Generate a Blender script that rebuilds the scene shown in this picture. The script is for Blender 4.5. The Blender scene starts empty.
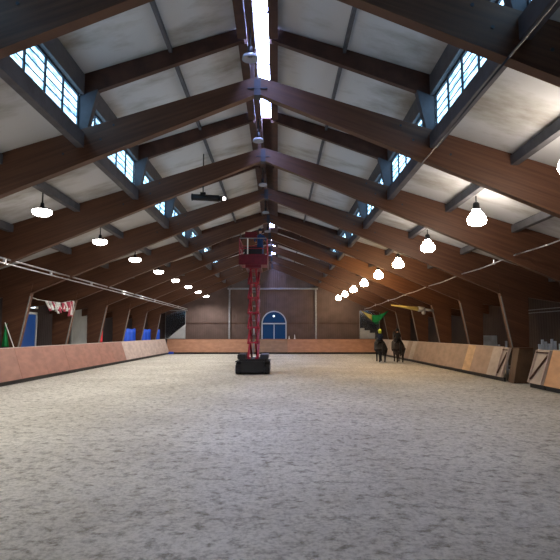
import bpy, bmesh, math, random
from mathutils import Vector, Matrix
random.seed(7)
S = bpy.context.scene
COL = S.collection

# ------------------------------------------------------------------ camera, world, exposure
cam_d = bpy.data.cameras.new('camera')
cam_d.sensor_width = 36.0
cam_d.lens = 36.0 * 526 / 560
cam_d.clip_start = 0.05
cam_d.clip_end = 300
cam = bpy.data.objects.new('camera', cam_d)
COL.objects.link(cam)
cam.location = (0.5, 0, 2.05)
cam.rotation_euler = (math.radians(90) + math.atan2(52.8, 526), 0, -2.3 / 526)
S.camera = cam
S.view_settings.view_transform = 'Standard'
S.view_settings.look = 'None'
S.view_settings.gamma = 1.0
S.view_settings.use_curve_mapping = False
S.view_settings.exposure = -0.1
S.cycles.use_denoising = True
S.cycles.max_bounces = 7
S.cycles.diffuse_bounces = 4
S.cycles.sample_clamp_indirect = 4.0

WORLD_STRENGTH = 0.5
PANE_E = 6.0        # clerestory panes (overcast sky seen through them)
RIDGE_E = 58.0       # ridge skylight
LED_W = 640.0        # left-hand lamps
BULB_E = 78.0       # right-hand lamps

w = bpy.data.worlds.new('overcast')
S.world = w
w.use_nodes = True
wn = w.node_tree
bg = wn.nodes['Background']
bg.inputs[0].default_value = (0.55, 0.7, 1.0, 1)
bg.inputs[1].default_value = WORLD_STRENGTH


# ------------------------------------------------------------------ materials
def mat(name, col, rough=0.7, metal=0.0, var=0.0, scale=4.0, bump=0.0, bscale=20.0, stretch=(1, 1, 1),
        col2=None, spec=0.3, coords='Object'):
    m = bpy.data.materials.new(name)
    m.use_nodes = True
    nt = m.node_tree
    b = nt.nodes['Principled BSDF']
    b.inputs['Roughness'].default_value = rough
    b.inputs['Metallic'].default_value = metal
    b.inputs['Specular IOR Level'].default_value = spec
    b.inputs['Base Color'].default_value = (*col, 1)
    tc = nt.nodes.new('ShaderNodeTexCoord')
    mp = nt.nodes.new('ShaderNodeMapping')
    mp.inputs['Scale'].default_value = stretch
    nt.links.new(tc.outputs[coords], mp.inputs[0])
    if var or col2:
        n = nt.nodes.new('ShaderNodeTexNoise')
        n.inputs['Scale'].default_value = scale
        n.inputs['Detail'].default_value = 6
        nt.links.new(mp.outputs[0], n.inputs['Vector'])
        r = nt.nodes.new('ShaderNodeValToRGB')
        lo = col2 if col2 else tuple(c * (1 - var) for c in col)
        hi = col if col2 else tuple(min(1, c * (1 + var)) for c in col)
        r.color_ramp.elements[0].position = 0.35
        r.color_ramp.elements[1].position = 0.65
        r.color_ramp.elements[0].color = (*lo, 1)
        r.color_ramp.elements[1].color = (*hi, 1)
        nt.links.new(n.outputs['Fac'], r.inputs[0])
        nt.links.new(r.outputs[0], b.inputs['Base Color'])
    if bump:
        n2 = nt.nodes.new('ShaderNodeTexNoise')
        n2.inputs['Scale'].default_value = bscale
        n2.inputs['Detail'].default_value = 5
        nt.links.new(mp.outputs[0], n2.inputs['Vector'])
        bp = nt.nodes.new('ShaderNodeBump')
        bp.inputs['Strength'].default_value = bump
        nt.links.new(n2.outputs['Fac'], bp.inputs['Height'])
        nt.links.new(bp.outputs[0], b.inputs['Normal'])
    return m


def emis(name, col, strength):
    m = bpy.data.materials.new(name)
    m.use_nodes = True
    b = m.node_tree.nodes['Principled BSDF']
    b.inputs['Base Color'].default_value = (0.8, 0.8, 0.8, 1)
    b.inputs['Emission Color'].default_value = (*col, 1)
    b.inputs['Emission Strength'].default_value = strength
    return m


def glulam():
    m = bpy.data.materials.new('glued_timber')
    m.use_nodes = True
    nt = m.node_tree
    L = nt.links.new
    b = nt.nodes['Principled BSDF']
    b.inputs['Roughness'].default_value = 0.55
    b.inputs['Specular IOR Level'].default_value = 0.35
    tc = nt.nodes.new('ShaderNodeTexCoord')
    sp = nt.nodes.new('ShaderNodeSeparateXYZ')
    L(tc.outputs['Object'], sp.inputs[0])

    def mth(op, a, v=None):
        n = nt.nodes.new('ShaderNodeMath')
        n.operation = op
        L(a, n.inputs[0])
        if v is not None:
            if isinstance(v, (int, float)):
                n.inputs[1].default_value = v
            else:
                L(v, n.inputs[1])
        return n.outputs[0]
    ax = mth('ABSOLUTE', sp.outputs[0])
    h = mth('ADD', mth('MULTIPLY', ax, 0.36), sp.outputs[2])
    cb = nt.nodes.new('ShaderNodeCombineXYZ')
    L(mth('MULTIPLY', sp.outputs[0], 0.35), cb.inputs[0])
    L(mth('MULTIPLY', h, 12.0), cb.inputs[2])
    L(sp.outputs[1], cb.inputs[1])
    n = nt.nodes.new('ShaderNodeTexNoise')
    n.inputs['Scale'].default_value = 1.3
    n.inputs['Detail'].default_value = 5
    L(cb.outputs[0], n.inputs['Vector'])
    r = nt.nodes.new('ShaderNodeValToRGB')
    r.color_ramp.elements[0].position = 0.3
    r.color_ramp.elements[1].position = 0.72
    r.color_ramp.elements[0].color = (0.062, 0.024, 0.012, 1)
    r.color_ramp.elements[1].color = (0.115, 0.049, 0.026, 1)
    L(n.outputs['Fac'], r.inputs[0])
    L(r.outputs[0], b.inputs['Base Color'])
    return m


def ceiling_mat():
    m = bpy.data.materials.new('white_ceiling_panel')
    m.use_nodes = True
    nt = m.node_tree
    L = nt.links.new
    b = nt.nodes['Principled BSDF']
    b.inputs['Roughness'].default_value = 0.8
    b.inputs['Specular IOR Level'].default_value = 0.15
    tc = nt.nodes.new('ShaderNodeTexCoord')
    mp = nt.nodes.new('ShaderNodeMapping')
    mp.inputs['Scale'].default_value = (0.35, 1.0, 1)
    L(tc.outputs['Object'], mp.inputs[0])
    n = nt.nodes.new('ShaderNodeTexNoise')
    n.inputs['Scale'].default_value = 0.9
    n.inputs['Detail'].default_value = 7
    n.inputs['Roughness'].default_value = 0.6
    L(mp.outputs[0], n.inputs['Vector'])
    r = nt.nodes.new('ShaderNodeValToRGB')
    r.color_ramp.elements[0].position = 0.30
    r.color_ramp.elements[1].position = 0.52
    r.color_ramp.elements[0].color = (0.27, 0.25, 0.22, 1)
    r.color_ramp.elements[1].color = (0.52, 0.52, 0.53, 1)
    L(n.outputs['Fac'], r.inputs[0])
    L(r.outputs[0], b.inputs['Base Color'])
    return m


def sand_mat():
    m = bpy.data.materials.new('arena_sand')
    m.use_nodes = True
    nt = m.node_tree
    L = nt.links.new
    b = nt.nodes['Principled BSDF']
    b.inputs['Roughness'].default_value = 0.9
    b.inputs['Specular IOR Level'].default_value = 0.15
    tc = nt.nodes.new('ShaderNodeTexCoord')
    big = nt.nodes.new('ShaderNodeTexNoise')
    big.inputs['Scale'].default_value = 0.35
    big.inputs['Detail'].default_value = 5
    L(tc.outputs['Object'], big.inputs['Vector'])
    r1 = nt.nodes.new('ShaderNodeValToRGB')
    r1.color_ramp.elements[0].position = 0.35
    r1.color_ramp.elements[1].position = 0.68
    r1.color_ramp.elements[0].color = (0.68, 0.645, 0.575, 1)
    r1.color_ramp.elements[1].color = (0.86, 0.83, 0.76, 1)
    L(big.outputs['Fac'], r1.inputs[0])
    # clods and hoof marks
    cl = nt.nodes.new('ShaderNodeTexNoise')
    cl.inputs['Scale'].default_value = 5.0
    cl.inputs['Detail'].default_value = 8
    cl.inputs['Roughness'].default_value = 0.72
    L(tc.outputs['Object'], cl.inputs['Vector'])
    r2 = nt.nodes.new('ShaderNodeValToRGB')
    r2.color_ramp.elements[0].position = 0.36
    r2.color_ramp.elements[1].position = 0.50
    r2.color_ramp.elements[0].color = (0.36, 0.34, 0.30, 1)
    r2.color_ramp.elements[1].color = (1, 1, 1, 1)
    L(cl.outputs['Fac'], r2.inputs[0])
    mx = nt.nodes.new('ShaderNodeMix')
    mx.data_type = 'RGBA'
    mx.blend_type = 'MULTIPLY'
    mx.inputs[0].default_value = 0.8
    L(r1.outputs[0], mx.inputs[6])
    L(r2.outputs[0], mx.inputs[7])
    fn = nt.nodes.new('ShaderNodeTexNoise')
    fn.inputs['Scale'].default_value = 16
    fn.inputs['Detail'].default_value = 6
    fn.inputs['Roughness'].default_value = 0.7
    L(tc.outputs['Object'], fn.inputs['Vector'])
    r3 = nt.nodes.new('ShaderNodeValToRGB')
    r3.color_ramp.elements[0].position = 0.38
    r3.color_ramp.elements[1].position = 0.55
    r3.color_ramp.elements[0].color = (0.72, 0.71, 0.69, 1)
    r3.color_ramp.elements[1].color = (1, 1, 1, 1)
    L(fn.outputs['Fac'], r3.inputs[0])
    m3 = nt.nodes.new('ShaderNodeMix')
    m3.data_type = 'RGBA'
    m3.blend_type = 'MULTIPLY'
    m3.inputs[0].default_value = 1.0
    L(mx.outputs[2], m3.inputs[6])
    L(r3.outputs[0], m3.inputs[7])
    L(m3.outputs[2], b.inputs['Base Color'])
    ad = nt.nodes.new('ShaderNodeMath')
    ad.operation = 'ADD'
    v = nt.nodes.new('ShaderNodeTexVoronoi')
    v.inputs['Scale'].default_value = 3.2
    v.feature = 'SMOOTH_F1'
    L(tc.outputs['Object'], v.inputs['Vector'])
    L(v.outputs['Distance'], ad.inputs[0])
    L(cl.outputs['Fac'], ad.inputs[1])
    bp = nt.nodes.new('ShaderNodeBump')
    ad2 = nt.nodes.new('ShaderNodeMath')
    ad2.operation = 'MULTIPLY_ADD'
    ad2.inputs[1].default_value = 0.35
    L(fn.outputs['Fac'], ad2.inputs[0])
    L(ad.outputs[0], ad2.inputs[2])
    bp.inputs['Strength'].default_value = 0.9
    bp.inputs['Distance'].default_value = 0.20
    L(ad2.outputs[0], bp.inputs['Height'])
    L(bp.outputs[0], b.inputs['Normal'])
    return m


def pane_mat(name, strength, axis_scale=(1, 1.2, 5)):
    m = bpy.data.materials.new(name)
    m.use_nodes = True
    nt = m.node_tree
    L = nt.links.new
    b = nt.nodes['Principled BSDF']
    b.inputs['Base Color'].default_value = (0.6, 0.75, 0.8, 1)
    b.inputs['Roughness'].default_value = 0.3
    tc = nt.nodes.new('ShaderNodeTexCoord')
    mp = nt.nodes.new('ShaderNodeMapping')
    mp.inputs['Scale'].default_value = axis_scale
    L(tc.outputs['Object'], mp.inputs[0])
    n = nt.nodes.new('ShaderNodeTexNoise')
    n.inputs['Scale'].default_value = 2.2
    n.inputs['Detail'].default_value = 4
    L(mp.outputs[0], n.inputs['Vector'])
    r = nt.nodes.new('ShaderNodeValToRGB')
    r.color_ramp.elements[0].position = 0.36
    r.color_ramp.elements[1].position = 0.70
    r.color_ramp.elements[0].color = (0.05, 0.15, 0.27, 1)
    r.color_ramp.elements[1].color = (0.44, 0.74, 1.0, 1)
    L(n.outputs['Fac'], r.inputs[0])
    L(r.outputs[0], b.inputs['Emission Color'])
    b.inputs['Emission Strength'].default_value = strength
    return m


def ribbed(name, col, pitch, axis=0, rough=0.7, amt=0.25):
    m = mat(name, col, rough, var=0.12, scale=1.5)
    nt = m.node_tree
    L = nt.links.new
    b = nt.nodes['Principled BSDF']
    tc = nt.nodes.new('ShaderNodeTexCoord')
    wv = nt.nodes.new('ShaderNodeTexWave')
    wv.bands_direction = 'XYZ'[axis]
    wv.inputs['Scale'].default_value = 0.314 / pitch
    L(tc.outputs['Object'], wv.inputs['Vector'])
    bp = nt.nodes.new('ShaderNodeBump')
    bp.inputs['Strength'].default_value = amt
    bp.inputs['Distance'].default_value = 0.03
    L(wv.outputs['Fac'], bp.inputs['Height'])
    L(bp.outputs[0], b.inputs['Normal'])
    return m


M = {}
M['glulam'] = glulam()
M['ceil'] = ceiling_mat()
M['sand'] = sand_mat()
M['pane'] = pane_mat('daylit_ribbed_pane', PANE_E)
M['ridge_pane'] = emis('daylit_ridge_pane', (0.40, 0.50, 1.0), RIDGE_E)
M['darkwood'] = mat('dark_brown_timber', (0.062, 0.026, 0.017), 0.6, var=0.25, scale=3)
M['bluewood'] = mat('weathered_grey_timber', (0.075, 0.075, 0.090), 0.6, var=0.2, scale=3)
M['steel'] = mat('galvanised_steel', (0.27, 0.28, 0.31), 0.5, metal=0.3, var=0.15, scale=8)
M['pipe'] = mat('bright_metal_pipe', (0.50, 0.50, 0.53), 0.3, metal=0.8, var=0.12, scale=2)
M['litedge'] = mat('lit_leg_edge', (0.22, 0.21, 0.20), 0.6)  # light on the inner leg edges, put into a pale colour
M['purlin'] = mat('grey_purlin_paint', (0.085, 0.082, 0.09), 0.6, var=0.15, scale=4)
M['frame'] = mat('dark_window_frame', (0.03, 0.035, 0.05), 0.5)
M['black'] = mat('black_plastic', (0.012, 0.012, 0.014), 0.5, var=0.2, scale=5)
M['rubber'] = mat('black_rubber', (0.018, 0.018, 0.02), 0.85, var=0.3, scale=12)
M['red'] = mat('red_lift_paint', (0.27, 0.010, 0.034), 0.42, var=0.15, scale=6)
M['darkred'] = mat('dark_red_panel', (0.11, 0.006, 0.014), 0.5, var=0.15, scale=6)
M['white'] = mat('white_paint', (0.72, 0.72, 0.70), 0.6, var=0.06, scale=5)
M['greyboard'] = mat('pale_grey_board', (0.30, 0.31, 0.33), 0.6, var=0.08, scale=2)
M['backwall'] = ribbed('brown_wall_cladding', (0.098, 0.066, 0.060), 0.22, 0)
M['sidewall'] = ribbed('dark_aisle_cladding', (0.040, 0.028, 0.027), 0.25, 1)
M['blue'] = mat('bright_blue_sheet', (0.005, 0.07, 0.55), 0.6, var=0.2, scale=2, bump=0.3, bscale=3)
M['blueglass'] = emis('dusk_blue_glass', (0.0008, 0.030, 0.10), 0.6)
M['blueglass'].node_tree.nodes['Principled BSDF'].inputs['Specular IOR Level'].default_value = .08
M['doorframe'] = mat('pale_blue_grey_door_frame', (.40, .44, .52), .6)
M['blueglass'].node_tree.nodes['Principled BSDF'].inputs['Base Color'].default_value = (.01, .02, .05, 1)
M['mirror'] = mat('wall_mirror_glass', (0.5, 0.52, 0.56), 0.08, metal=1.0)
M['green'] = mat('green_cloth', (0.01, 0.22, 0.06), 0.8, var=0.25, scale=3)
M['yellow'] = mat('yellow_cloth', (0.46, 0.38, 0.12), 0.8, var=0.15, scale=3)
M['pink'] = mat('pink_cloth', (0.42, 0.07, 0.11), 0.8, var=0.2, scale=3)
M['redcloth'] = mat('red_cloth', (0.45, 0.02, 0.03), 0.8, var=0.2, scale=3)
M['horse_black'] = mat('black_horse_coat', (0.006, 0.0055, 0.007), 0.7, var=0.4, scale=4)
M['horse_brown'] = mat('dark_brown_horse_coat', (0.016, 0.010, 0.009), 0.7, var=0.4, scale=4)
M['hair'] = mat('black_tail_hair', (0.006, 0.005, 0.006), 0.5, var=0.4, scale=30, stretch=(1, 1, 0.1))
M['navy'] = mat('navy_jacket', (0.012, 0.02, 0.05), 0.7, var=0.2, scale=8)
M['workblue'] = mat('blue_workwear', (0.01, 0.045, 0.16), 0.7, var=0.2, scale=8)
M['darkcloth'] = mat('dark_trousers', (0.012, 0.012, 0.016), 0.8)
M['skin'] = mat('skin', (0.50, 0.30, 0.22), 0.55)
M['lime'] = mat('lime_yellow_helmet', (0.55, 0.62, 0.06), 0.5)
M['helmet'] = mat('black_velvet_helmet', (0.012, 0.012, 0.014), 0.7)
M['clearglass'] = mat('pale_lamp_glass', (0.34, 0.35, 0.40), 0.25, spec=0.6)


def ply(name, col):
    return mat(name, col, 0.55, var=0.14, scale=1.6, stretch=(1, 1, 2.5), spec=0.3)


# ------------------------------------------------------------------ helpers
class MB:
    def __init__(s):
        s.bm = bmesh.new()

    def box(s, c, d, rot=None, bevel=0.0):
        mtx = Matrix.Translation(c) @ (rot.to_4x4() if rot else Matrix()) @ Matrix.Diagonal((*d, 1))
        r = bmesh.ops.create_cube(s.bm, size=1, matrix=mtx)
        if bevel:
            es = list({e for v in r['verts'] for e in v.link_edges})
            bmesh.ops.bevel(s.bm, geom=es, offset=bevel, segments=2, affect='EDGES')
        return s

    def bar(s, a, b, wx, wy):
        """rectangular bar from a to b, section wx by wy"""
        a, b = Vector(a), Vector(b)
        d = b - a
        q = d.to_track_quat('Z', 'Y').to_matrix()
        return s.box((a + b) / 2, (wx, wy, d.length), q)

    def tube(s, a, b, r, r2=None, seg=12, caps=True):
        a, b = Vector(a), Vector(b)
        d = b - a
        mtx = Matrix.Translation((a + b) / 2) @ d.to_track_quat('Z', 'Y').to_matrix().to_4x4()
        bmesh.ops.create_cone(s.bm, cap_ends=caps, segments=seg, radius1=r, radius2=r if r2 is None else r2,
                              depth=d.length, matrix=mtx)
        return s

    def ball(s, c, r, sc=(1, 1, 1), u=16, v=10):
        bmesh.ops.create_uvsphere(s.bm, u_segments=u, v_segments=v, radius=r,
                                  matrix=Matrix.Translation(c) @ Matrix.Diagonal((*sc, 1)))
        return s

    def prism(s, pts, y0, y1):
        """polygon in xz extruded in y"""
        f = [s.bm.verts.new((x, y0, z)) for x, z in pts]
        g = [s.bm.verts.new((x, y1, z)) for x, z in pts]
        n = len(pts)
        s.bm.faces.new(f)
        s.bm.faces.new(g[::-1])
        for i in range(n):
            s.bm.faces.new((f[i], g[i], g[(i + 1) % n], f[(i + 1) % n]))
        return s

    def prismx(s, pts, x0, x1):
        f = [s.bm.verts.new((x0, y, z)) for y, z in pts]
        g = [s.bm.verts.new((x1, y, z)) for y, z in pts]
        n = len(pts)
        s.bm.faces.new(f)
        s.bm.faces.new(g[::-1])
        for i in range(n):
            s.bm.faces.new((f[i], g[i], g[(i + 1) % n], f[(i + 1) % n]))
        return s

    def lathe(s, prof, c=(0, 0, 0), seg=20):
        rings = []
        for r, z in prof:
            rings.append([s.bm.verts.new((c[0] + r * math.cos(2 * math.pi * i / seg),
                                          c[1] + r * math.sin(2 * math.pi * i / seg), c[2] + z)) for i in range(seg)])
        for a, b in zip(rings, rings[1:]):
            for i in range(seg):
                s.bm.faces.new((a[i], a[(i + 1) % seg], b[(i + 1) % seg], b[i]))
        if prof[0][0] > 1e-4:
            s.bm.faces.new(rings[0][::-1])
        if prof[-1][0] > 1e-4:
            s.bm.faces.new(rings[-1])
        return s

    def sheet(s, fn, nu, nv, th=0.012):
        """fn(u,v)->point ; two-sided cloth with thickness"""
        vs = [[s.bm.verts.new(fn(i / nu, j / nv)) for j in range(nv + 1)] for i in range(nu + 1)]
        fs = []
        for i in range(nu):
            for j in range(nv):
                fs.append(s.bm.faces.new((vs[i][j], vs[i + 1][j], vs[i + 1][j + 1], vs[i][j + 1])))
        bmesh.ops.recalc_face_normals(s.bm, faces=fs)
        bmesh.ops.solidify(s.bm, geom=fs, thickness=th)
        return s

    def build(s, name, m, parent=None, smooth=False, loc=None):
        bmesh.ops.recalc_face_normals(s.bm, faces=s.bm.faces)
        me = bpy.data.meshes.new(name)
        s.bm.to_mesh(me)
        s.bm.free()
        if m:
            me.materials.append(m)
        if smooth:
            for p in me.polygons:
                p.use_smooth = True
        o = bpy.data.objects.new(name, me)
        COL.objects.link(o)
        if parent:
            o.parent = parent
        if loc:
            o.location = loc
        return o


def tag(o, label, cat, group=None, kind=None):
    o['label'] = label
    o['category'] = cat
    if group:
        o['group'] = group
    if kind:
        o['kind'] = kind
    return o


def thing(name, label, cat, loc=(0, 0, 0), rz=0, group=None):
    o = bpy.data.objects.new(name, None)
    COL.objects.link(o)
    o.location = loc
    o.rotation_euler = (0, 0, rz)
    o.empty_display_size = 0.2
    return tag(o, label, cat, group)


def struct(o, label=None):
    o['kind'] = 'structure'
    if label:
        o['label'] = label
    return o


def copy_tree(o, parent=None):
    c = o.copy()
    COL.objects.link(c)
    if parent:
        c.parent = parent
    for ch in [x for x in COL.objects if x.parent == o]:
        copy_tree(ch, c)
    return c


Y0, Y1 = -7.5, 52.5
FR = [7.75] + [12.5 + 5 * i for i in range(8)]
HT = 0.11      # half thickness of a frame


def up_top(x):
    return 9.78 - 0.32 * abs(x)


def lo_top(x):
    return 8.34 - 0.315 * abs(x)


# ------------------------------------------------------------------ structure: floor, walls, ceiling
def floor():
    bm = bmesh.new()
    nx, ny = 150, 330
    from mathutils import noise
    vs = []
    for j in range(ny + 1):
        y = Y0 + (Y1 - Y0) * j / ny
        row = []
        for i in range(nx + 1):
            x = -13.5 + 27 * i / nx
            z = 0.03 * noise.noise(Vector((x * .5, y * .5, 0))) + 0.022 * noise.noise(Vector((x * 2.1, y * 2.1, 3)))
            edge = max(0, min(1, (9.7 - abs(x)) / 1.0)) * max(0, min(1, (51 - y) / 1.0))
            row.append(bm.verts.new((x, y, z * edge - 0.01)))
        vs.append(row)
    for j in range(ny):
        for i in range(nx):
            bm.faces.new((vs[j][i], vs[j][i + 1], vs[j + 1][i + 1], vs[j + 1][i]))
    me = bpy.data.meshes.new('floor')
    bm.to_mesh(me)
    bm.free()
    me.materials.append(M['sand'])
    for p in me.polygons:
        p.use_smooth = True
    o = bpy.data.objects.new('floor', me)
    COL.objects.link(o)
    struct(o, 'beige grey riding arena sand floor with hoof marks')


floor()
gable = [(-13.6, 0), (13.6, 0), (13.6, lo_top(13.5) + .1), (4.45, lo_top(4.45) + .1), (4.45, up_top(4.45) + .05),
         (0, up_top(0) + .1), (-4.45, up_top(4.45) + .05), (-4.45, lo_top(4.45) + .1), (-13.6, lo_top(13.5) + .1)]
struct(MB().prism(gable, Y1, Y1 + .2).build('wall_back', M['backwall']), 'brown clad end wall of the riding hall')
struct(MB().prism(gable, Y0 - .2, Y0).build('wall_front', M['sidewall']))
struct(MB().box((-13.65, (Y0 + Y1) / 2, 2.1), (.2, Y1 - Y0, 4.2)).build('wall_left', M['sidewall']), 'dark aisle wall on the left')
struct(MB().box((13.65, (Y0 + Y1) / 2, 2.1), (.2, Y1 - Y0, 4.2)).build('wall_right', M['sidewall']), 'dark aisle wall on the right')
for s in (-1, 1):
    struct(MB().prism([(s * 0.5, up_top(.5)), (s * 4.9, up_top(4.9)), (s * 4.9, up_top(4.9) + .1), (s * .5, up_top(.5) + .1)],
                      Y0, Y1).build('ceiling', M['ceil']), 'white panelled upper roof slope, ' + ('left' if s < 0 else 'right') + ' of the ridge')
    struct(MB().prism([(s * 4.38, lo_top(4.38)), (s * 13.7, lo_top(13.7)), (s * 13.7, lo_top(13.7) + .1), (s * 4.38, lo_top(4.38) + .1)],
                      Y0, Y1).build('ceiling', M['ceil']), 'white panelled lower roof slope, ' + ('left' if s < 0 else 'right') + ' side')

# ridge: closed timber lid where there is no skylight
SKY = [(7.0, 18.3), (35.2, 38.2), (41.0, 43.5), (46.0, 51.5)]
mb = MB().box((0, (Y0 + SKY[0][0]) / 2, 9.78), (1.04, SKY[0][0] - Y0, .08))
for a, b in zip(SKY[:-1], SKY[1:]):
    mb.box((0, (a[1] + b[0]) / 2, 9.78), (1.04, b[0] - a[1], .08))
mb.box((0, (SKY[-1][1] + Y1) / 2, 9.78), (1.04, Y1 - SKY[-1][1], .08))
struct(mb.build('trim_1', M['darkwood']), 'dark timber boarding closing the ridge')
n_win = 0
for a, b in SKY:
    n_win += 1
    o = struct(MB().box((.02, (a + b) / 2, 9.80), (.98, b - a, .03)).build('window_%d' % n_win, M['ridge_pane']),
               'ridge skylight strip')
    f = MB()
    y = a
    while y < b - .3:
        f.box((.02, y + .02, 9.77), (.98, .04, .03))
        y += 2.5
    f.build('glazing_bar', M['frame'], o)

# clerestory windows: one per bay and side
YB = [Y0] + [-2.5, 2.5] + FR + [Y1]
for s in (-1, 1):
    for a, b in zip(YB[:-1], YB[1:]):
        n_win += 1
        a2, b2 = a + HT, b - HT
        o = struct(MB().box((s * 4.42, (a2 + b2) / 2, 7.36), (.02, b2 - a2, .98)).build('window_%d' % n_win, M['pane']),
                   'clerestory window between two roof frames')
        f = MB()
        n = 5
        for i in range(n + 1):
            y = a2 + (b2 - a2) * i / n
            f.box((s * 4.385, y, 7.36), (.04, .05, .98))
        f.box((s * 4.385, (a2 + b2) / 2, 7.84), (.05, b2 - a2, .05))
        f.box((s * 4.385, (a2 + b2) / 2, 6.89), (.05, b2 - a2, .05))
        f.build('window_frame', M['frame'], o)
        g = MB()
        for i in range(1, 5):
            g.box((s * 4.395, (a2 + b2) / 2, 6.87 + .98 * i / 5), (.02, b2 - a2, .022))
        g.build('glazing_bar', M['purlin'], o)

# ------------------------------------------------------------------ longitudinal timbers
def run(x0, x1, zfun_or_z0, z1, name, m, label, cat, group=None, y0=Y0, y1=Y1):
    """a beam running down the hall, cut at the frames"""
    mb = MB()
    ys = [y0] + [f for f in FR if y0 < f < y1] + [y1]
    for i, (a, b) in enumerate(zip(ys[:-1], ys[1:])):
        aa = a + (HT if i else 0)
        bb = b - (HT if i < len(ys) - 2 else 0)
        mb.box(((x0 + x1) / 2, (aa + bb) / 2, (zfun_or_z0 + z1) / 2), (abs(x1 - x0), bb - aa, abs(z1 - zfun_or_z0)))
    o = mb.build(name, m)
    return tag(o, label, cat, group)


side = {-1: 'left', 1: 'right'}
for s in (-1, 1):
    run(s * 4.20, s * 4.38, 6.52, 6.87, 'edge_beam', M['bluewood'],
        'dark sill beam running below the %s row of roof windows' % side[s], 'beam', 'sill beams of the roof windows')
    run(s * 4.24, s * 4.42, 7.86, up_top(4.42), 'header_beam', M['purlin'],
        'grey beam running above the %s row of roof windows' % side[s], 'beam', 'header beams of the roof windows')
    run(s * 2.11, s * 2.19, up_top(2.2) - .14, up_top(2.2) - .005, 'purlin', M['purlin'],
        'thin grey purlin on the upper roof slope, %s of the ridge' % side[s], 'purlin', 'purlins of the roof')
    run(s * 6.15, s * 6.33, lo_top(6.33) - .25, lo_top(6.33) - .005, 'purlin', M['purlin'],
        'grey purlin over the %s row of hanging lamps' % side[s], 'purlin', 'purlins of the roof')
    run(s * 8.35, s * 8.53, lo_top(8.53) - .25, lo_top(8.53) - .005, 'purlin', M['purlin'],
        'grey purlin on the lower %s roof slope, next outward from the lamps' % side[s], 'purlin', 'purlins of the roof')
    run(s * 12.1, s * 12.28, lo_top(12.28) - .25, lo_top(12.28) - .005, 'purlin', M['purlin'],
        'grey purlin over the %s aisle behind the timber legs' % side[s], 'purlin', 'purlins of the roof')
    run(s * .27, s * .50, 9.30, up_top(.5), 'ridge_board', M['darkwood'],
        'dark board edging the ridge opening on its %s side' % side[s], 'beam', 'boards edging the ridge')
run(-.22, -.05, 9.0, 9.60, 'ridge_beam', M['darkwood'], 'dark ridge beam running down the centre of the roof', 'beam')

# ------------------------------------------------------------------ timber frames
ordn = ['nearest to', 'second from', 'third from', 'fourth from', 'fifth from', 'sixth from', 'seventh from',
        'eighth from', 'ninth and farthest from']


def make_frame():
    t = thing('timber_frame', '', 'roof frame', (0, 0, 0))
    for s in (-1, 1):
        def P(pts):
            return [(s * x, z) for x, z in pts]
        # main rafter, deepest at the haunch
        MB().prism(P([(0.01, 7.89), (6.2, 5.33), (9.98, 3.74), (13.5, 3.2), (13.5, lo_top(13.5) - .01), (4.2, lo_top(4.2) - .01),
                      (0.01, 8.33)]), -HT, HT).build('rafter', M['glulam'], t)
        leg = MB().prism(P([(10.64, 0.0), (10.46, 1.36), (9.93, 4.15), (11.2, 4.15), (11.14, 1.36), (11.1, 0)]), -HT - .03, HT + .03)
        leg.build('leg', M['glulam'], t)
        st = MB().prism(P([(10.41, 1.40), (10.455, 1.40), (10.04, 3.60), (9.995, 3.60)]), -HT - .06, -HT - .03)  # pale strip painted in for light catching the leg's inner face
        st.build('lit_edge', M['litedge'], t)
        MB().prism(P([(0.34, 9.30), (4.36, 7.82), (4.36, up_top(4.36) - .005), (0.34, up_top(.34) - .03)]), -.075, .075)\
            .build('upper_rafter', M['darkwood'], t)
        MB().prism(P([(3.92, 8.0), (4.36, 7.83), (4.36, 6.93), (4.14, 7.0)]), -.10, .10).build('post', M['bluewood'], t)
        for dx, dz in ((3.5, -.15), (3.8, -.42), (4.4, -.25), (4.7, -.5)):
            MB().tube((s * dx, -HT - .012, lo_top(dx) + dz), (s * dx, -HT, lo_top(dx) + dz), .03, seg=8).build('bolt', M['frame'], t)
    MB().bar((-.24, -HT - .02, 8.02), (.24, -HT - .02, 8.02), .03, .03).build('tie_rod', M['frame'], t)
    MB().box((0, 0, 8.05), (.16, 2 * HT + .06, .42)).build('ridge_bracket', M['frame'], t)
    MB().box((-.13, 0, 8.66), (.1, .12, .76)).build('king_post', M['darkwood'], t)
    return t


fr0 = make_frame()
for i, y in enumerate(FR):
    o = fr0 if i == 0 else copy_tree(fr0)
    o.location = (0, y, 0)
    tag(o, 'brown glued timber roof frame across the hall, %s the camera' % ordn[i], 'roof frame',
        'timber roof frames')

# end wall details
for s in (-1, 1):
    tag(MB().box((s * 4.3, 52.40, 3.2), (.16, .16, 6.3), bevel=.01).build('wall_post', M['steel']),
        'pale steel post on the end wall, %s of the arched door' % side[s], 'post', 'steel posts on the end wall')
tag(MB().box((0, 52.36, 6.43), (9.0, .24, .16), bevel=.01).build('wall_tie_beam', M['steel']),
    'pale steel beam across the end wall above the arched door', 'beam')
mb = MB().box((0, 52.46, 3.0), (22, .08, .04))
struct(mb.build('trim_2', M['darkwood']), 'seam line across the end wall cladding')

# arched door
dx0, dx1, dz0, spring = -1.05, 1.33, .0, 2.98
cx, rr = (dx0 + dx1) / 2, (dx1 - dx0) / 2


def arch(r, z0, n=20):
    return [(cx - r, z0), (cx + r, z0)] + [(cx + r * math.cos(math.pi * i / n), spring + r * math.sin(math.pi * i / n)) for i in range(n + 1)]


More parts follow.
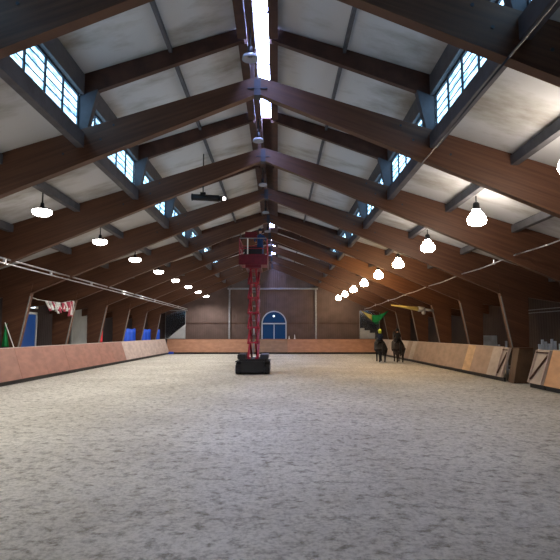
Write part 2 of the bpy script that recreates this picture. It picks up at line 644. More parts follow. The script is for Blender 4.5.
door = struct(MB().prism(arch(rr - .05, dz0 + .05), 52.42, 52.48).build('door_1', M['blueglass']), 'arched glazed door in the end wall, deep blue glass')
fm = MB()
n = 20
pts = [(cx + rr, dz0)] + [(cx + rr * math.cos(math.pi * i / n), spring + rr * math.sin(math.pi * i / n)) for i in range(n + 1)] + [(cx - rr, dz0)]
for a, b in zip(pts[:-1], pts[1:]):
    fm.bar((a[0], 52.37, a[1]), (b[0], 52.37, b[1]), .11, .11)
fm.box((cx, 52.37, spring - .02), (2 * rr, .1, .12))
fm.box((cx, 52.37, spring / 2), (.09, .1, spring))
fm.build('door_frame', M['doorframe'], door)
lt = thing('door_lamp', 'small round lamp glowing in the arch over the glazed door', 'lamp', (cx - .03, 52.28, spring + .72))
MB().tube((0, .06, 0), (0, .0, 0), .13, seg=16).build('housing', M['steel'], lt)
MB().ball((0, -.02, 0), .09, (1, .6, 1)).build('glass', emis('cool_small_lamp', (.6, .8, 1), 3), lt, True)

# mirrors in the corners of the end wall
for s in (-1, 1):
    xc = s * 9.55
    t = thing('wall_mirror', 'tall arena mirror at the far %s corner above the kickboard' % side[s], 'mirror', (xc, 51.95, 1.5),
              -s * 0.20, group='corner mirrors')
    MB().box((0, 0, 1.35), (1.9, .04, 2.7)).build('mirror_glass', M['mirror'], t)
    MB().box((0, .05, 1.35), (1.98, .05, 2.78)).build('backing', M['greyboard'], t)
    if s < 0:
        pts = [(-.7, 0), (.93, 0), (.93, 1.35), (.6, 1.1), (.1, .7)]
    else:
        pts = [(-.93, 1.0), (-.5, 1.0), (-.5, .8), (0, .8), (0, .55), (.5, .55), (.5, .3), (.93, .3), (.93, 0), (-.93, 0)]
    MB().prism(pts, -.06, -.025).build('lower_panel', M['greyboard'], t)

# ------------------------------------------------------------------ kickboards
woodL = ply('reddish_plywood', (0.265, 0.118, 0.086))
woodL2 = ply('dark_reddish_plywood', (0.25, 0.12, 0.09))
woodP = ply('pale_plywood', (0.42, 0.33, 0.30))
woodR = [ply('grey_brown_plywood', (0.30, 0.215, 0.165)), ply('tan_plywood', (0.50, 0.33, 0.19)),
         ply('brown_plywood', (0.32, 0.22, 0.165)), ply('orange_plywood', (0.50, 0.27, 0.14)),
         ply('grey_plywood', (0.40, 0.33, 0.28))]
XF, XT, ZB, ZT = 10.00, 10.41, .17, 1.42


def board_section(label, y0, y1, s, mats, group, top=M['white']):
    """leaning kickboard along a long side"""
    t = thing('kickboard', label, 'kickboard', (s * XF, y0, 0), group=group)
    L = y1 - y0
    k = len(mats)
    for i, m in enumerate(mats):
        a, b = L * i / k + .004, L * (i + 1) / k - .004
        mb = MB()
        xs = [(0, ZB), (s * (XT - XF), ZT), (s * (XT - XF + .04), ZT), (s * .04, ZB)]
        mb.prism(xs, a, b)
        mb.build('panel', m, t)
    MB().prism([(s * .07, .0), (s * .07, .19), (s * .14, .19), (s * .14, 0)], 0, L).build('base_strip', M['black'], t)
    MB().prism([(s * (XT - XF - .01), ZT + .001), (s * (XT - XF + .045), ZT + .001), (s * (XT - XF + .045), ZT + .03), (s * (XT - XF - .01), ZT + .03)],
               0, L).build('top_rail', woodP if s < 0 else woodR[4], t)
    for y in (.8, L - .8):
        MB().prism([(s * .16, 0), (s * .40, 1.2), (s * .45, 1.2), (s * .60, 0)], y, y + .06).build('brace', M['darkwood'], t)
    return t


ys = [12, 17, 22, 27, 32, 37, 41.5, 46.5, 51.4]
names = ['first', 'second', 'third', 'fourth', 'fifth', 'sixth', 'seventh', 'eighth']
for i, (a, b) in enumerate(zip(ys[:-1], ys[1:])):
    pale = a >= 36.9
    board_section('leaning %s kickboard along the left side, %s section from the near end' %
                  ('pale plywood' if pale else 'reddish plywood', names[i]), a + .005, b - .005, -1,
                  [woodP, woodP] if pale else [[woodL, woodL], [woodL, woodL2], [woodL, woodL]][i % 3], 'kickboards on the left side')
# right side beyond the gap at the fourth leg
yr = [22.45, 27.45, 32.45, 37.45, 42.45, 47.45, 51.4]
pat = [[4, 2, 2, 1], [0, 0, 0, 0], [0, 2, 0, 0], [4, 0, 4, 4], [4, 4, 4, 4], [4, 4, 4, 4]]
nm = ['first', 'second', 'third', 'fourth', 'fifth', 'sixth']
for i, (a, b) in enumerate(zip(yr[:-1], yr[1:])):
    a2 = a + (0.75 if i == 0 else 0.005)
    board_section('leaning plywood kickboard along the right side, %s section beyond the leg in the gap' % nm[i], a2, b - .005, 1,
                  [woodR[k] for k in pat[i]], 'kickboards on the right side')
board_section('orange leaning kickboard nearest the camera at the right edge', 12.5, 19.05, 1, [woodR[3]] * 3, 'kickboards on the right side')


def gate(label, y0, L, flip):
    t = thing('gate_leaf', label, 'gate', (XF, y0, 0), group='gate leaves beside the gap')

    def q(y, z, off=0):
        k = (z - ZB) / (ZT - ZB)
        return (k * (XT - XF) - off, y, z)
    MB().prism([(0, ZB), (XT - XF, ZT), (XT - XF + .04, ZT), (.04, ZB)], 0, L).build('panel', woodR[4], t)
    d = .035
    for y in (.06, L - .06):
        MB().bar(q(y, ZB + .02, d), q(y, ZT - .02, d), .05, .06).build('stile', woodP, t)
    MB().bar(q(.1, ZT - .1, d), q(L - .1, ZT - .1, d), .08, .04).build('cross_rail', M['darkwood'], t)
    a, b = (.14, L - .14) if flip else (L - .14, .14)
    MB().bar(q(a, ZB + .15, d), q(b, ZT - .2, d), .05, .05).build('diagonal_brace', M['darkwood'], t)
    MB().prism([(.07, .0), (.07, .17), (.14, .17), (.14, 0)], 0, L).build('base_strip', M['black'], t)


gate('framed plywood gate leaf with diagonal brace just beyond the clad leg on the right', 22.48, .70, False)
gate('framed plywood gate leaf with diagonal brace in front of the clad leg on the right', 19.1, 1.1, False)
t = thing('leg_casing', 'dark brown wooden casing around the timber leg foot in the right gap', 'casing', (10.72, 21.9, 0))
MB().prism([(-.62, 0), (.14, 0), (.22, 1.40), (-.34, 1.40)], -.25, .3).build('box', mat('brown_casing_board', (.10, .058, .034), .6, var=.2, scale=2), t)
MB().prism([(-.36, 1.40), (.24, 1.40), (.24, 1.44), (-.36, 1.44)], -.28, .33).build('cap', M['glulam'], t)

# end boards
xb = [-10.3, -5.2, -1.55, 1.45, 5.6, 10.3]
woodE = ply('tan_orange_plywood', (0.36, 0.185, 0.115))
cols = [woodE, woodE, ply('brown_gate_plywood', (.24, .15, .10)), woodE, woodE]
nb = ['far left corner section', 'section left of the lift', 'darker section below the arched door', 'section right of the arched door',
      'far right corner section']
for (a, b), c, l in zip(zip(xb[:-1], xb[1:]), cols, nb):
    t = thing('kickboard', 'reddish plywood kickboard across the far end, ' + l, 'kickboard', (a + .005, 51.5, 0), group='kickboards on the far end')
    MB().prismx([(0, ZB), (.35, ZT), (.39, ZT), (.04, ZB)], 0, b - a - .01).build('panel', c, t)
    MB().prismx([(.07, 0), (.07, .19), (.14, .19), (.14, 0)], 0, b - a - .01).build('base_strip', M['black'], t)
    MB().prismx([(.33, ZT), (.33, ZT + .03), (.42, ZT + .03), (.42, ZT)], 0, b - a - .01).build('top_rail', woodL2, t)

# ------------------------------------------------------------------ hanging lamps
led_m = emis('cool_white_led', (1.0, .96, .90), 28.0)


def led_lamp():
    t = thing('hanging_lamp', '', 'lamp')
    MB().tube((0, 0, .12), (0, 0, .62), .022, seg=8).build('suspension_rod', M['black'], t)
    MB().tube((0, 0, .08), (0, 0, .26), .07, .05, seg=14).build('driver', M['black'], t, True)
    MB().lathe([(.05, .10), (.25, .085), (.275, .045), (.268, .042), (.24, .07), (.05, .085)], seg=24).build('lamp_shade', M['black'], t, True)
    MB().lathe([(.0, -.13), (.16, -.115), (.25, -.07), (.275, -.01), (.262, .04), (0, .045)], seg=24).build('diffuser', led_m, t, True)
    ld_ = bpy.data.lights.new('lamp_beam', 'SPOT')
    ld_.energy = LED_W
    ld_.color = (1.0, .95, .88)
    ld_.spot_size = math.radians(168)
    ld_.spot_blend = 0.5
    ld_.shadow_soft_size = 0.12
    lo = bpy.data.objects.new('lamp_beam', ld_)
    COL.objects.link(lo)
    lo.parent = t
    lo.location = (0, 0, -.27)
    return t


def bulb_lamp(m):
    t = thing('hanging_lamp', '', 'lamp')
    MB().tube((0, 0, .24), (0, 0, .60), .02, seg=8).build('suspension_rod', M['black'], t)
    MB().lathe([(.05, .42), (.09, .38), (.10, .24), (.11, .20), (.0, .19)], seg=18).build('driver', M['black'], t, True)
    MB().lathe([(0, .20), (.10, .20), (.13, .13), (.19, .06), (.255, -.04), (.275, -.13), (.245, -.21), (.15, -.27), (0, -.29)], seg=22)\
        .build('glass_reflector', m, t, True)
    return t


ld = led_lamp()
for i in range(10):
    o = ld if i == 0 else copy_tree(ld)
    o.location = (-6.33, 5 + 5 * i, 5.54)
    tag(o, 'flat round white lamp in the left row, %s the camera' %
        ['first, out of view beside', 'second, out of view ahead of', 'largest one in view from', 'second in view from', 'third in view from', 'fourth in view from', 'fifth in view from', 'sixth in view from', 'seventh in view from', 'smallest and farthest from'][i], 'lamp', 'hanging lamps in the left row')
warm = [(1, .90, .70), (1, .90, .70), (1, .84, .60), (1, .88, .66), (1, .62, .25), (1, .84, .62), (1, .80, .55), (1, .84, .6), (1, .84, .6)]
cool_b = emis('bulb_white', (1, .88, .74), BULB_E)
mid_b = emis('bulb_soft_yellow', (1, .74, .45), BULB_E * 1.35)
warm_b = emis('bulb_warm_yellow', (1, .62, .27), BULB_E * 2.2)
b0 = bulb_lamp(cool_b)
b1 = bulb_lamp(warm_b)
b2 = bulb_lamp(mid_b)
rn = ['nearest, cut by the right edge', 'second', 'third', 'fourth', 'fifth and most yellow', 'sixth', 'seventh', 'eighth', 'farthest']
for i in range(9):
    if i == 4:
        o = b1
    else:
        o = b0 if i == 0 else b2 if i == 3 else copy_tree(b0 if i < 3 else b2)
    o.location = (6.28, 10 + 5 * i, 5.42)
    tag(o, 'glowing bell shaped lamp in the right row, %s lamp' % rn[i], 'lamp', 'hanging lamps in the right row')


def ridge_lamp():
    t = thing('ridge_lamp', '', 'lamp')
    MB().tube((0, 0, .1), (0, 0, .55), .02, seg=8).build('suspension_rod', M['black'], t)
    MB().tube((0, 0, .02), (0, 0, .2), .06, seg=12).build('driver', M['black'], t, True)
    MB().lathe([(.07, .05), (.17, .03), (.185, -.03), (.17, -.03), (.155, .015), (.07, .02)], seg=22).build('glass_ring', M['clearglass'], t, True)
    return t


rl = ridge_lamp()
for i in range(7):
    o = rl if i == 0 else copy_tree(rl)
    o.location = (-.13, 11.4 + 5.15 * i, 8.27)
    o.scale = (1, 1, 1.3)
    tag(o, 'unlit pale ring lamp below the ridge beam, %s one from the camera' %
        ['nearest', 'second', 'third', 'fourth', 'fifth', 'sixth', 'seventh'][i], 'lamp', 'unlit ridge lamps')

# ------------------------------------------------------------------ pipes and cables
def polyrod(name, pts, r, m, parent=None):
    mb = MB()
    for a, b in zip(pts[:-1], pts[1:]):
        mb.tube(a, b, r, seg=8)
    return mb.build(name, m, parent, True)


t = thing('sprinkler_pipe', 'pair of bright metal pipes under the rafters along the left side', 'pipe', (-8.4, 0, 0))
polyrod('upper_pipe', [(0, 6, 4.47), (0, 30, 4.44), (0, 51.8, 4.38)], .032, M['pipe'], t)
polyrod('lower_pipe', [(.05, 6, 4.30), (.05, 30, 4.28), (.05, 51.8, 4.22)], .026, M['pipe'], t)
for y in [9, 13, 17, 20.5, 25, 30, 34, 38, 42.5, 47]:
    MB().box((0.02, y, 4.37), (.08, .12, .20), bevel=.02).build('pipe_clamp', M['pipe'], t)
t = thing('sprinkler_pipe', 'thin metal pipe sagging along the right side below the lamps', 'pipe', (8.4, 0, 0))
pts = []
for k in range(40):
    y = 8 + k * (48 - 8) / 39
    z = 4.76 - .014 * (y - 8) - .05 * math.sin((y - 2.5) / 5 * math.pi) ** 2
    pts.append((0, y, z))
polyrod('pipe', pts, .022, M['pipe'], t)
for y in [14, 17.5, 19, 22.5, 27.5, 32.5, 37.5, 42.5]:
    MB().tube((0, y, 4.76 - .014 * (y - 8) - .07), (0, y, 4.86 - .014 * (y - 8)), .035, seg=8).build('pipe_clamp', M['pipe'], t)
tag(polyrod('cable', [(3.98, Y0 + .1, 6.16), (3.98, 7.5, 6.18), (4.0, 12.5, 6.14)], .018, M['frame']),
    'dark cable strung under the nearest rafters on the right', 'cable')

# black tube unit hung below the roof
t = thing('hanging_spotlight', 'black tubular spotlight hanging left of the ridge, small bright lens', 'lamp', (-2.2, 20, 7.27))
MB().tube((-.62, 0, .02), (.42, 0, -.04), .125, seg=18).tube((-.64, 0, .02), (-.60, 0, .02), .14, seg=18).build('body', M['black'], t, True)
MB().tube((.42, 0, -.04), (.58, 0, -.05), .09, .12, seg=18).build('lens_barrel', M['black'], t, True)
MB().tube((-.2, 0, .12), (-.2, 0, 1.75), .025, seg=8).build('suspension_rod', M['black'], t)
MB().box((-.2, 0, .15), (.2, .16, .1)).build('bracket', M['black'], t)
MB().ball((.62, -.05, -.05), .07).build('lens', emis('spot_lens', (1, .95, .9), 12), t, True)

# ------------------------------------------------------------------ scissor lift
def lift():
    t = thing('scissor_lift', 'raised red scissor lift on a black tracked base in the middle of the sand', 'lift', (-.74, 27.55, 0))
    # base
    MB().box((0, 0, .36), (1.18, 2.5, .58), bevel=.04).build('chassis', M['black'], t)
    MB().box((0, -.02, .69), (1.36, 2.2, .12), bevel=.03).build('deck', M['black'], t)
    for s in (-1, 1):
        tr = MB()
        pts = []
        for k in range(12):
            a = math.pi / 2 + math.pi * k / 11
            pts.append((-1.0 + .26 * math.cos(a), .27 + .26 * math.sin(a)))
        for k in range(12):
            a = -math.pi / 2 + math.pi * k / 11
            pts.append((1.0 + .26 * math.cos(a), .27 + .26 * math.sin(a)))
        tr.prismx(pts, s * .60, s * .84)
        trk = tr.build('track', M['rubber'], t)
        for k in range(14):
            MB().box((s * .72, -1.05 + 2.1 * k / 13, .53), (.25, .05, .03)).build('tread', M['rubber'], trk)
        for k in range(4):
            MB().box((s * .72, -1.25, .12 + .1 * k), (.25, .03, .05)).build('tread', M['rubber'], trk)
        for y in (-.98, 0, .98):
            MB().tube((s * .845, y, .27), (s * .87, y, .27), .17 if y else .1, seg=20).build('wheel', M['steel'], t, True)
        MB().box((s * .72, -.1, .62), (.3, 2.3, .05), bevel=.01).build('fender', M['black'], t)
    MB().box((0, -1.16, .50), (.6, .05, .22), bevel=.01).build('front_cover', M['frame'], t)
    MB().tube((0, -1.23, .34), (0, -1.18, .34), .06, seg=14).build('headlight', M['white'], t, True)
    MB().box((-.57, .1, .85), (.42, 2.2, .24), bevel=.03).build('battery_box', M['black'], t)
    MB().box((.57, .1, .85), (.42, 2.2, .22), bevel=.03).build('hydraulic_box', M['frame'], t)
    # scissor stack
    n, z0, z1 = 6, .80, 5.32
    h = (z1 - z0) / n
    ly = 0.85
    for i in range(n):
        a, b = z0 + i * h, z0 + (i + 1) * h
        for s in (-1, 1):
            MB().bar((s * .24, -ly, a), (s * .24, ly, b), .10, .15).build('scissor_arm', M['red'], t)
            MB().bar((s * .135, ly, a), (s * .135, -ly, b), .09, .15).build('scissor_arm', M['red'], t)
        MB().tube((-.27, 0, (a + b) / 2), (.27, 0, (a + b) / 2), .035, seg=10).build('pivot_pin', M['steel'], t, True)
        for y in (-ly, ly):
            MB().tube((-.28, y, b), (.28, y, b), .035, seg=10).build('pivot_pin', M['red'], t, True)
    MB().tube((0, -.5, 1.0), (0, .35, 2.3), .05, seg=12).build('hydraulic_cylinder', M['steel'], t, True)
    for s in (-1, 1):
        MB().box((s * .2, -ly, .79), (.16, .24, .1), bevel=.01).build('arm_foot', M['red'], t)
    # platform
    MB().box((0, 0, 5.42), (.80, 2.3, .2), bevel=.01).build('platform_support', M['darkred'], t)
    MB().box((0, 0, 5.66), (1.44, 2.5, .10), bevel=.01).build('platform_floor', M['red'], t)
    MB().box((0, -1.24, 5.72), (1.44, .03, .5)).build('toe_board', M['darkred'], t)
    for s in (-1, 1):
        MB().box((s * .71, 0, 5.72), (.03, 2.5, .5)).build('toe_board', M['darkred'], t)
        MB().tube((s * .70, -1.22, 6.82), (s * .70, 1.22, 6.82), .024, seg=8).build('guard_rail', M['red'], t)
        MB().tube((s * .70, -1.22, 6.38), (s * .70, 1.22, 6.38), .02, seg=8).build('guard_rail', M['red'], t)
        for y in (-1.22, 0, 1.22):
            MB().tube((s * .70, y, 5.7), (s * .70, y, 6.82), .024, seg=8).build('rail_post', M['red'], t)
    for y in (-1.22, 1.22):
        MB().tube((-.7, y, 6.82), (.7, y, 6.82), .026, seg=8).build('guard_rail', M['steel' if y < 0 else 'red'], t)
        MB().tube((-.7, y, 6.3), (.7, y, 6.3), .02, seg=8).build('guard_rail', M['red'], t)
    MB().tube((-.28, -1.22, 5.95), (-.28, -1.22, 6.82), .03, seg=8).build('rail_post', M['white'], t)
    MB().box((-.12, -1.1, 7.0), (.62, .12, .34), bevel=.02).build('control_box', M['darkred'], t)
    MB().box((0, -.9, 6.15), (.9, .5, .5), bevel=.03).build('tool_crate', M['black'], t)
    MB().box((.1, -1.27, 5.98), (1.0, .02, .05)).build('name_plate', M['darkred'], t)
    return t


lift()


# ------------------------------------------------------------------ figures (skin modifier -> one mesh)
def skinned(name, V, Ed, mats, pick, parent=None, root=0, sub=1):
    """V: list of (x,y,z,r)"""
    me = bpy.data.meshes.new(name)
    me.from_pydata([v[:3] for v in V], Ed, [])
    o = bpy.data.objects.new(name, me)
    COL.objects.link(o)
    md = o.modifiers.new('skin', 'SKIN')
    md.use_smooth_shade = True
    md.branch_smoothing = 0.3
    for i, v in enumerate(V):
        r = v[3]
        me.skin_vertices[0].data[i].radius = (r, r) if not isinstance(r, tuple) else r
        me.skin_vertices[0].data[i].use_root = (i == root)
    sb = o.modifiers.new('sub', 'SUBSURF')
    sb.levels = sb.render_levels = sub
    dg = bpy.context.evaluated_depsgraph_get()
    nm = bpy.data.meshes.new_from_object(o.evaluated_get(dg))
    nm.name = name
    bpy.data.objects.remove(o)
    nm.materials.clear()
    for m in mats:
        nm.materials.append(m)
    for p in nm.polygons:
        p.use_smooth = True
        p.material_index = pick(p.center)
    ob = bpy.data.objects.new(name, nm)
    COL.objects.link(ob)
    if parent:
        ob.parent = parent
    return ob


def person_mesh(kind, mats, k=1.0, parent=None, bulk=1.0):
    """local origin: under the pelvis (riders: seat; standing: feet). faces +Y"""
    V, Ed = [], []

    def v(x, y, z, r, link=None):
        V.append((x * k, y * k, z * k, r * k))
        if link is not None:
            Ed.append((link, len(V) - 1))
        return len(V) - 1
    base = .10 if kind == 'ride' else .94
    pel = v(0, 0, base, .15 * bulk)
    wst = v(0, .01, base + .2, .135 * bulk, pel)
    che = v(0, .0, base + .40, .16 * bulk, wst)
    nb_ = v(0, .01, base + .53, .075, che)
    nk = v(0, .03, base + .60, .055, nb_)
    jaw = v(0, .055, base + .66, .075, nk)
    hd = v(0, .05, base + .75, .095, jaw)
    v(0, .05, base + .83, .06, hd)
    v(0, .15, base + .72, .018, jaw)
    for s in (-1, 1):
        sh = v(s * .18, 0, base + .46, .07 * bulk, che)
        if kind == 'ride':
            el = v(s * .25, .05, base + .20, .045, sh)
            wr = v(s * .12, .30, base + .15, .030, el)
        else:
            el = v(s * .30, .06, base + .22, .048, sh)
            wr = v(s * .26, .30, base + .20 + (.12 if s > 0 else 0), .030, el)
        hnd = v(V[wr][0] / k - s * .01, V[wr][1] / k + .07, V[wr][2] / k, .032, wr)
        hx, hy, hz = V[hnd][0] / k, V[hnd][1] / k, V[hnd][2] / k
        for j, (dx, ln) in enumerate(((-.027, .05), (-.009, .06), (.009, .055), (.027, .042))):
            f = v(hx + dx, hy + .02 + ln * .5, hz - .01, .010, hnd)
            v(hx + dx, hy + .02 + ln, hz - .035, .009, f)
        v(hx - s * .04, hy + .01, hz + .02, .011, hnd)
        if kind == 'ride':
            kn = v(s * .27, .30, base - .14, .095 * bulk, pel)
            ft = v(s * .30, .12, base - .55, .045, kn)
            v(s * .30, .28, base - .60, .038, ft)
        else:
            hp = v(s * .10, 0, base - .08, .095, pel)
            kn = v(s * .12, .02, .50, .065, hp)
            an = v(s * .13, -.01, .09, .045, kn)
            v(s * .14, .15, .045, .04, an)

    def pick(c):
        z = c.z / k
        y = c.y / k
        if z > base + .575:
            return 2
        if y > .325 and z > base + .05:
            return 2
        if z > base + .02 and not (kind == 'ride' and abs(c.x / k) > .22 and z < base + .12):
            return 0
        return 1
    return skinned('body', V, Ed, mats, pick, parent), base


def horse(label, loc, m, rz=0, k=1.0):
    t = thing('horse', label, 'horse', loc, rz)
    V, Ed = [], []

    def v(x, y, z, r, link=None):
        V.append((x * k, y * k, z * k, r * k if not isinstance(r, tuple) else (r[0] * k, r[1] * k)))
        if link is not None:
            Ed.append((link, len(V) - 1))
        return len(V) - 1
    pel = v(0, -.52, 1.17, (.54, .46))
    mid = v(0, -.1, 1.08, (.58, .48), pel)
    che = v(0, .38, 1.12, (.46, .40), mid)
    wi = v(0, .62, 1.28, .26, che)
    n1 = v(0, .90, 1.58, .15, wi)
    pl = v(0, 1.12, 1.85, .11, n1)
    hd = v(0, 1.32, 1.78, .10, pl)
    v(0, 1.60, 1.52, .065, hd)
    for s in (-1, 1):
        v(s * .07, 1.10, 2.02, .022, pl)
        st = v(s * .22, -.50, .92, .25, pel)
        kn = v(s * .22, -.42, .76, .18, st)
        hk = v(s * .17, -.74, .50, .078, kn)
        fe = v(s * .17, -.68, .15, .046, hk)
        v(s * .17, -.62, .05, .058, fe)
        sh = v(s * .15, .46, .85, .12, che)
        k2 = v(s * .15, .48, .48, .055, sh)
        f2 = v(s * .15, .47, .15, .042, k2)
        v(s * .15, .52, .05, .055, f2)
    skinned('body', V, Ed, [m], lambda c: 0, t, sub=2)
    T = [(0, -.80 * k, 1.30 * k, .05 * k), (0, -.93 * k, 1.15 * k, .07 * k), (0, -.95 * k, .8 * k, .085 * k), (0, -.93 * k, .42 * k, .03 * k)]
    skinned('tail', T, [(0, 1), (1, 2), (2, 3)], [M['hair']], lambda c: 0, t)
    mn = MB()
    for i in range(8):
        q = i / 7
        mn.box((0, (.66 + .42 * q) * k, (1.52 + .46 * q) * k), (.03 * k, .09 * k, .15 * k))
    mn.build('mane', M['hair'], t)
    return t


HS = [('black horse ridden away from the camera, the left of the pair by the right kickboard', (7.72, 37.3, 0), M['horse_black'], 1.04, 'lime', 'navy'),
      ('dark brown horse ridden away from the camera, nearer the right kickboard', (8.82, 36.7, 0), M['horse_brown'], 1.07, 'helmet', 'darkcloth')]
for lab, loc, m, k, hel, jk in HS:
    horse(lab, loc, m, 0.0 if k < 1.05 else -.04, k)
    sz = 1.40 * k
    sd = thing('saddle', 'dark saddle on the %s horse' % ('left black' if k < 1.05 else 'right brown'), 'saddle', (loc[0], loc[1] - .02, sz - .03))
    MB().sheet(lambda u, v_: ((u - .5) * .70 * (1 if True else 0), (v_ - .5) * .62, .03 - 1.1 * abs(u - .5) ** 1.9 + .12 * (v_ - .5) ** 2), 12, 8, .035)\
        .build('seat', M['black'], sd, True)
    t = thing('person', 'rider in %s on the %s horse' %
              ('lime yellow helmet and navy jacket' if k < 1.05 else 'black helmet and dark clothes', 'left' if k < 1.05 else 'right'),
              'person', (loc[0], loc[1] - .02, sz))
    body, base = person_mesh('ride', [M[jk], M['darkcloth'], M['skin']], .86, t, 1.25)
    hz = (base + .755) * .86
    MB().ball((0, .045, hz), .120 if k > 1.05 else .128, (1, 1.15, 1.0), 18, 12).box((0, .16, hz - .02), (.14, .08, .015)).build('helmet', M[hel], t, True)
    if k < 1.05:
        MB().ball((0, .03, hz - .13), .10, (1.2, 1, .6)).build('collar', M['lime'], t, True)
        MB().tube((0, .04, hz + .10), (0, .04, hz + .20), .022, .012, seg=8).build('tassel', M['yellow'], t)

t = thing('person', 'worker in blue overalls standing on the raised lift platform', 'person', (-.42, 27.25, 5.71))
body, base = person_mesh('stand', [M['workblue'], M['workblue'], M['skin']], 1.0, t)
MB().ball((0, .04, base + .79), .112, (1, 1.1, .8), 16, 10).build('cap', M['navy'], t, True)

# ------------------------------------------------------------------ left aisle
t = thing('glazed_door', 'tall blue glazed door with white frame in the left aisle wall', 'door', (-13.5, 28.7, 0))
gm = emis('evening_blue_pane', (.001, .04, .18), .7)
gm.node_tree.nodes['Principled BSDF'].inputs['Base Color'].default_value = (.01, .03, .08, 1)
MB().box((0, .95, 1.55), (.06, 1.7, 3.1)).build('glass', gm, t)
for y in (.05, 1.85):
    MB().box((.02, y, 1.6), (.12, .13, 3.2)).build('stile', M['white'], t)
MB().box((.02, .95, 3.15), (.12, 1.9, .13)).build('head_rail', M['white'], t)
MB().box((.02, .95, .06), (.12, 1.9, .12)).build('bottom_rail', M['white'], t)
t = thing('wall_light', 'short white tube light above the blue door on the left', 'lamp', (-13.35, 28.5, 3.42))
MB().box((-.08, 1.0, .1), (.12, 2.1, .2), bevel=.01).build('housing', M['white'], t)
MB().tube((.02, .1, .08), (.02, 1.5, .08), .05, seg=10).build('tube', emis('tube_light', (.75, .88, 1), 5), t, True)
tag(MB().box((-13.45, 37.3, 1.9), (.12, 3.2, 3.8), bevel=.01).build('sliding_door', mat('grey_sliding_door_paint', (.36, .37, .36), .7, var=.1, scale=1)),
    'tall pale grey sliding door in the left aisle wall', 'door')
for a, b, l in ((37.85, 42.2, 'nearest'), (42.85, 47.2, 'middle'), (47.85, 50.8, 'farthest')):
    t = thing('tarpaulin', 'bright blue tarpaulin behind the far left kickboards, %s of three' % l, 'tarpaulin', (-10.86, a, 0), group='blue tarpaulins')
    MB().sheet(lambda u, v_: (.03 * math.sin(u * 20), u * (b - a), .25 + 2.1 * v_ + .03 * math.sin(u * 15) * v_), 30, 6, .015).build('sheet', M['blue'], t, True)
    for y in (0, b - a):
        MB().tube((-.06, y, -.01), (-.06, y, 2.42), .03, seg=8).build('pole', M['steel'], t)
t = thing('notice_board', 'small white notice board behind the kickboard at the left edge', 'sign', (-11.42, 22.05, 0))
MB().box((0, 0, 1.66), (.66, .03, .46)).build('board', M['white'], t)
for x in (-.25, .25):
    MB().box((x, .04, .94), (.04, .04, 1.88)).build('leg', M['steel'], t)
t = thing('flag', 'green flag on a slanting white pole behind the left kickboard', 'flag', (-10.52, 22.15, 1.42))
MB().tube((.03, 0, .0), (-.40, 0, 1.06), .02, seg=8).build('pole', M['white'], t)
MB().sheet(lambda u, v_: (-.39 + .20 * v_ * (1 - u) - .12 * v_ * u, .04 * math.sin(u * 9), 1.04 - v_ * 1.0 - u * .1 * (1 - v_)), 8, 10, .01)\
    .build('cloth', M['green'], t, True)
t = thing('bunting', 'pink and white bunting strung between timber legs on the left', 'bunting', (-10.2, 23.6, 0))
polyrod('cord', [(.1, -.9, 3.56), (0, 0, 3.52), (-.02, 2.5, 3.52), (-.05, 5.0, 3.90)], .012, M['white'], t)
for i in range(27):
    y = 1.0 + i * .105
    l = .25 + .30 * random.random() + (.25 if i > 20 else 0)
    z = 3.52 + max(0, (y - 2.5) * .15)
    a = random.uniform(-.25, .25)
    MB().sheet(lambda u, v_: (.10 * (u - .5) + .12 * math.sin(a * 6 + v_ * 2), y + .09 * (u - .5) * (1 - .5 * v_) + a * .3 * v_, z - l * v_), 3, 4, .008)\
        .build('pennant', M['pink'] if i % 2 else M['white'], t, True)
t = thing('hanging_cloth', 'red cloth hanging on a timber leg behind the left kickboard', 'cloth', (-10.47, 32.72, 1.44))
MB().sheet(lambda u, v_: (.02 * math.sin(u * 8), .42 * u, 1.05 * (1 - v_) - .3 * u * (1 - v_)), 6, 8, .012).build('cloth', M['redcloth'], t, True)
MB().tube((0, -.1, 1.05), (0, .05, 1.06), .014, seg=6).build('hook', M['steel'], t)
tag(MB().box((-9.85, 51.35, .12), (.55, .25, .22), bevel=.04).build('plastic_block', M['blue']), 'small blue block on the sand in the far left corner', 'block')

# ------------------------------------------------------------------ right aisle
t = thing('hanging_cloth', 'green and yellow cloth draped on a line above the left rider', 'cloth', (8.05, 47.3, 3.95))


def drape(u, v_):
    x = 2.4 * u
    sag = -.42 * math.sin(math.pi * u) + .1
    return (x, .05 * math.sin(u * 14), sag - v_ * (.10 + .55 * math.sin(math.pi * min(1, u * 1.0)) ** 1.5))


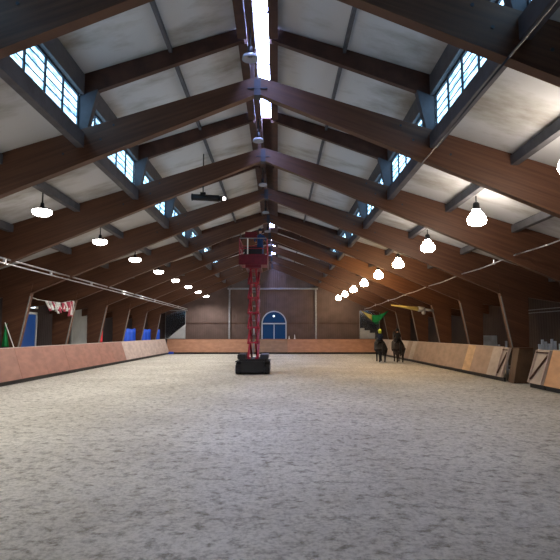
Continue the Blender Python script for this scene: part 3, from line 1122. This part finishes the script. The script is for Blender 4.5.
MB().sheet(lambda u, v_: drape(.38 + .62 * u, v_), 16, 6, .012).build('green_cloth', M['green'], t, True)
MB().sheet(lambda u, v_: drape(.38 * u, v_ * .8), 8, 6, .012).build('yellow_cloth', M['yellow'], t, True)
polyrod('cord', [(0, .1, .65), drape(0, 0), drape(.25, 0), drape(.5, 0), drape(.75, 0), drape(1, 0), (2.42, .1, .2)], .012, M['darkwood'], t)
t = thing('furled_banner', 'furled yellow banner pole on a grey bracket at a right timber leg', 'banner', (10.05, 32.2, 3.42))
MB().tube((-2.6, 0, .32), (-.95, 0, .08), .03, .13, seg=14).build('cloth', M['yellow'], t, True)
MB().tube((-.95, 0, .08), (-.55, 0, .05), .16, .14, seg=14).build('clamp', M['greyboard'], t, True)
MB().tube((-.55, 0, .05), (.0, 0, -.02), .09, .06, seg=12).build('bracket', M['steel'], t, True)
MB().ball((-.62, -.02, -.14), .13).build('knob', M['greyboard'], t, True)


def wing(label, x, y, z=0, w=1.2, n=7, hmax=1.9, m=None):
    t = thing('jump_wing', label, 'jump wing', (x, y, z), 0, 'jump wings stored in the right aisle')
    for i in range(n):
        hh = hmax * (0.86 + .14 * ((i * 37) % 10) / 10)
        MB().box((i * w / (n - 1), 0, hh / 2), (.1, .05, hh), bevel=.005).build('picket', m or M['paleblue'], t)
    for zz in (.4, 1.2):
        MB().box((w / 2, .045, zz), (w + .1, .03, .08)).build('cross_rail', M['white'], t)
    for xx in (0, w):
        MB().box((xx, 0.02, .03), (.08, .6, .06)).build('foot', M['white'], t)


M['paleblue'] = mat('pale_blue_grey_paint', (.42, .48, .58), .6, var=.15, scale=4)
wing('pale picket jump wing behind the near right gate leaf, left one', 10.85, 20.9, w=.62, n=6, hmax=1.86)
wing('pale picket jump wing behind the orange kickboard at the right edge', 11.35, 20.3, w=.9, n=8, hmax=1.9)
wing('pale picket jump wing behind the right kickboard beyond the clad leg', 11.5, 26.3, w=1.1, n=4, hmax=1.72)
tag(MB().box((12.2, 29.6, .95), (1.0, .5, 1.9), bevel=.02).build('storage_cabinet', M['paleblue']),
    'pale blue grey cabinet in the right aisle behind the kickboard', 'cabinet')
t = thing('pipe_run', 'two thin pale pipes along the right aisle wall at the edge of view', 'pipe', (13.4, 0, 0))
for z in (3.05, 3.2):
    MB().tube((0, 14, z), (0, 30, z), .02, seg=8).build('pipe', M['steel'], t)
# cones on the end boards
for x, l in ((1.62, 'left'), (2.17, 'right')):
    t = thing('marker_cone', 'small white marker on the end kickboard, %s of a pair' % l, 'marker', (x, 51.88, ZT + .03), group='white markers')
    MB().lathe([(.10, 0), (.10, .02), (.06, .03), (.02, .3 if l == 'left' else .42), (0, .43 if l != 'left' else .31)], seg=12).build('cone', M['white'], t, True)
    MB().box((0, 0, .0), (.2, .12, .012)).build('base', M['white'], t)
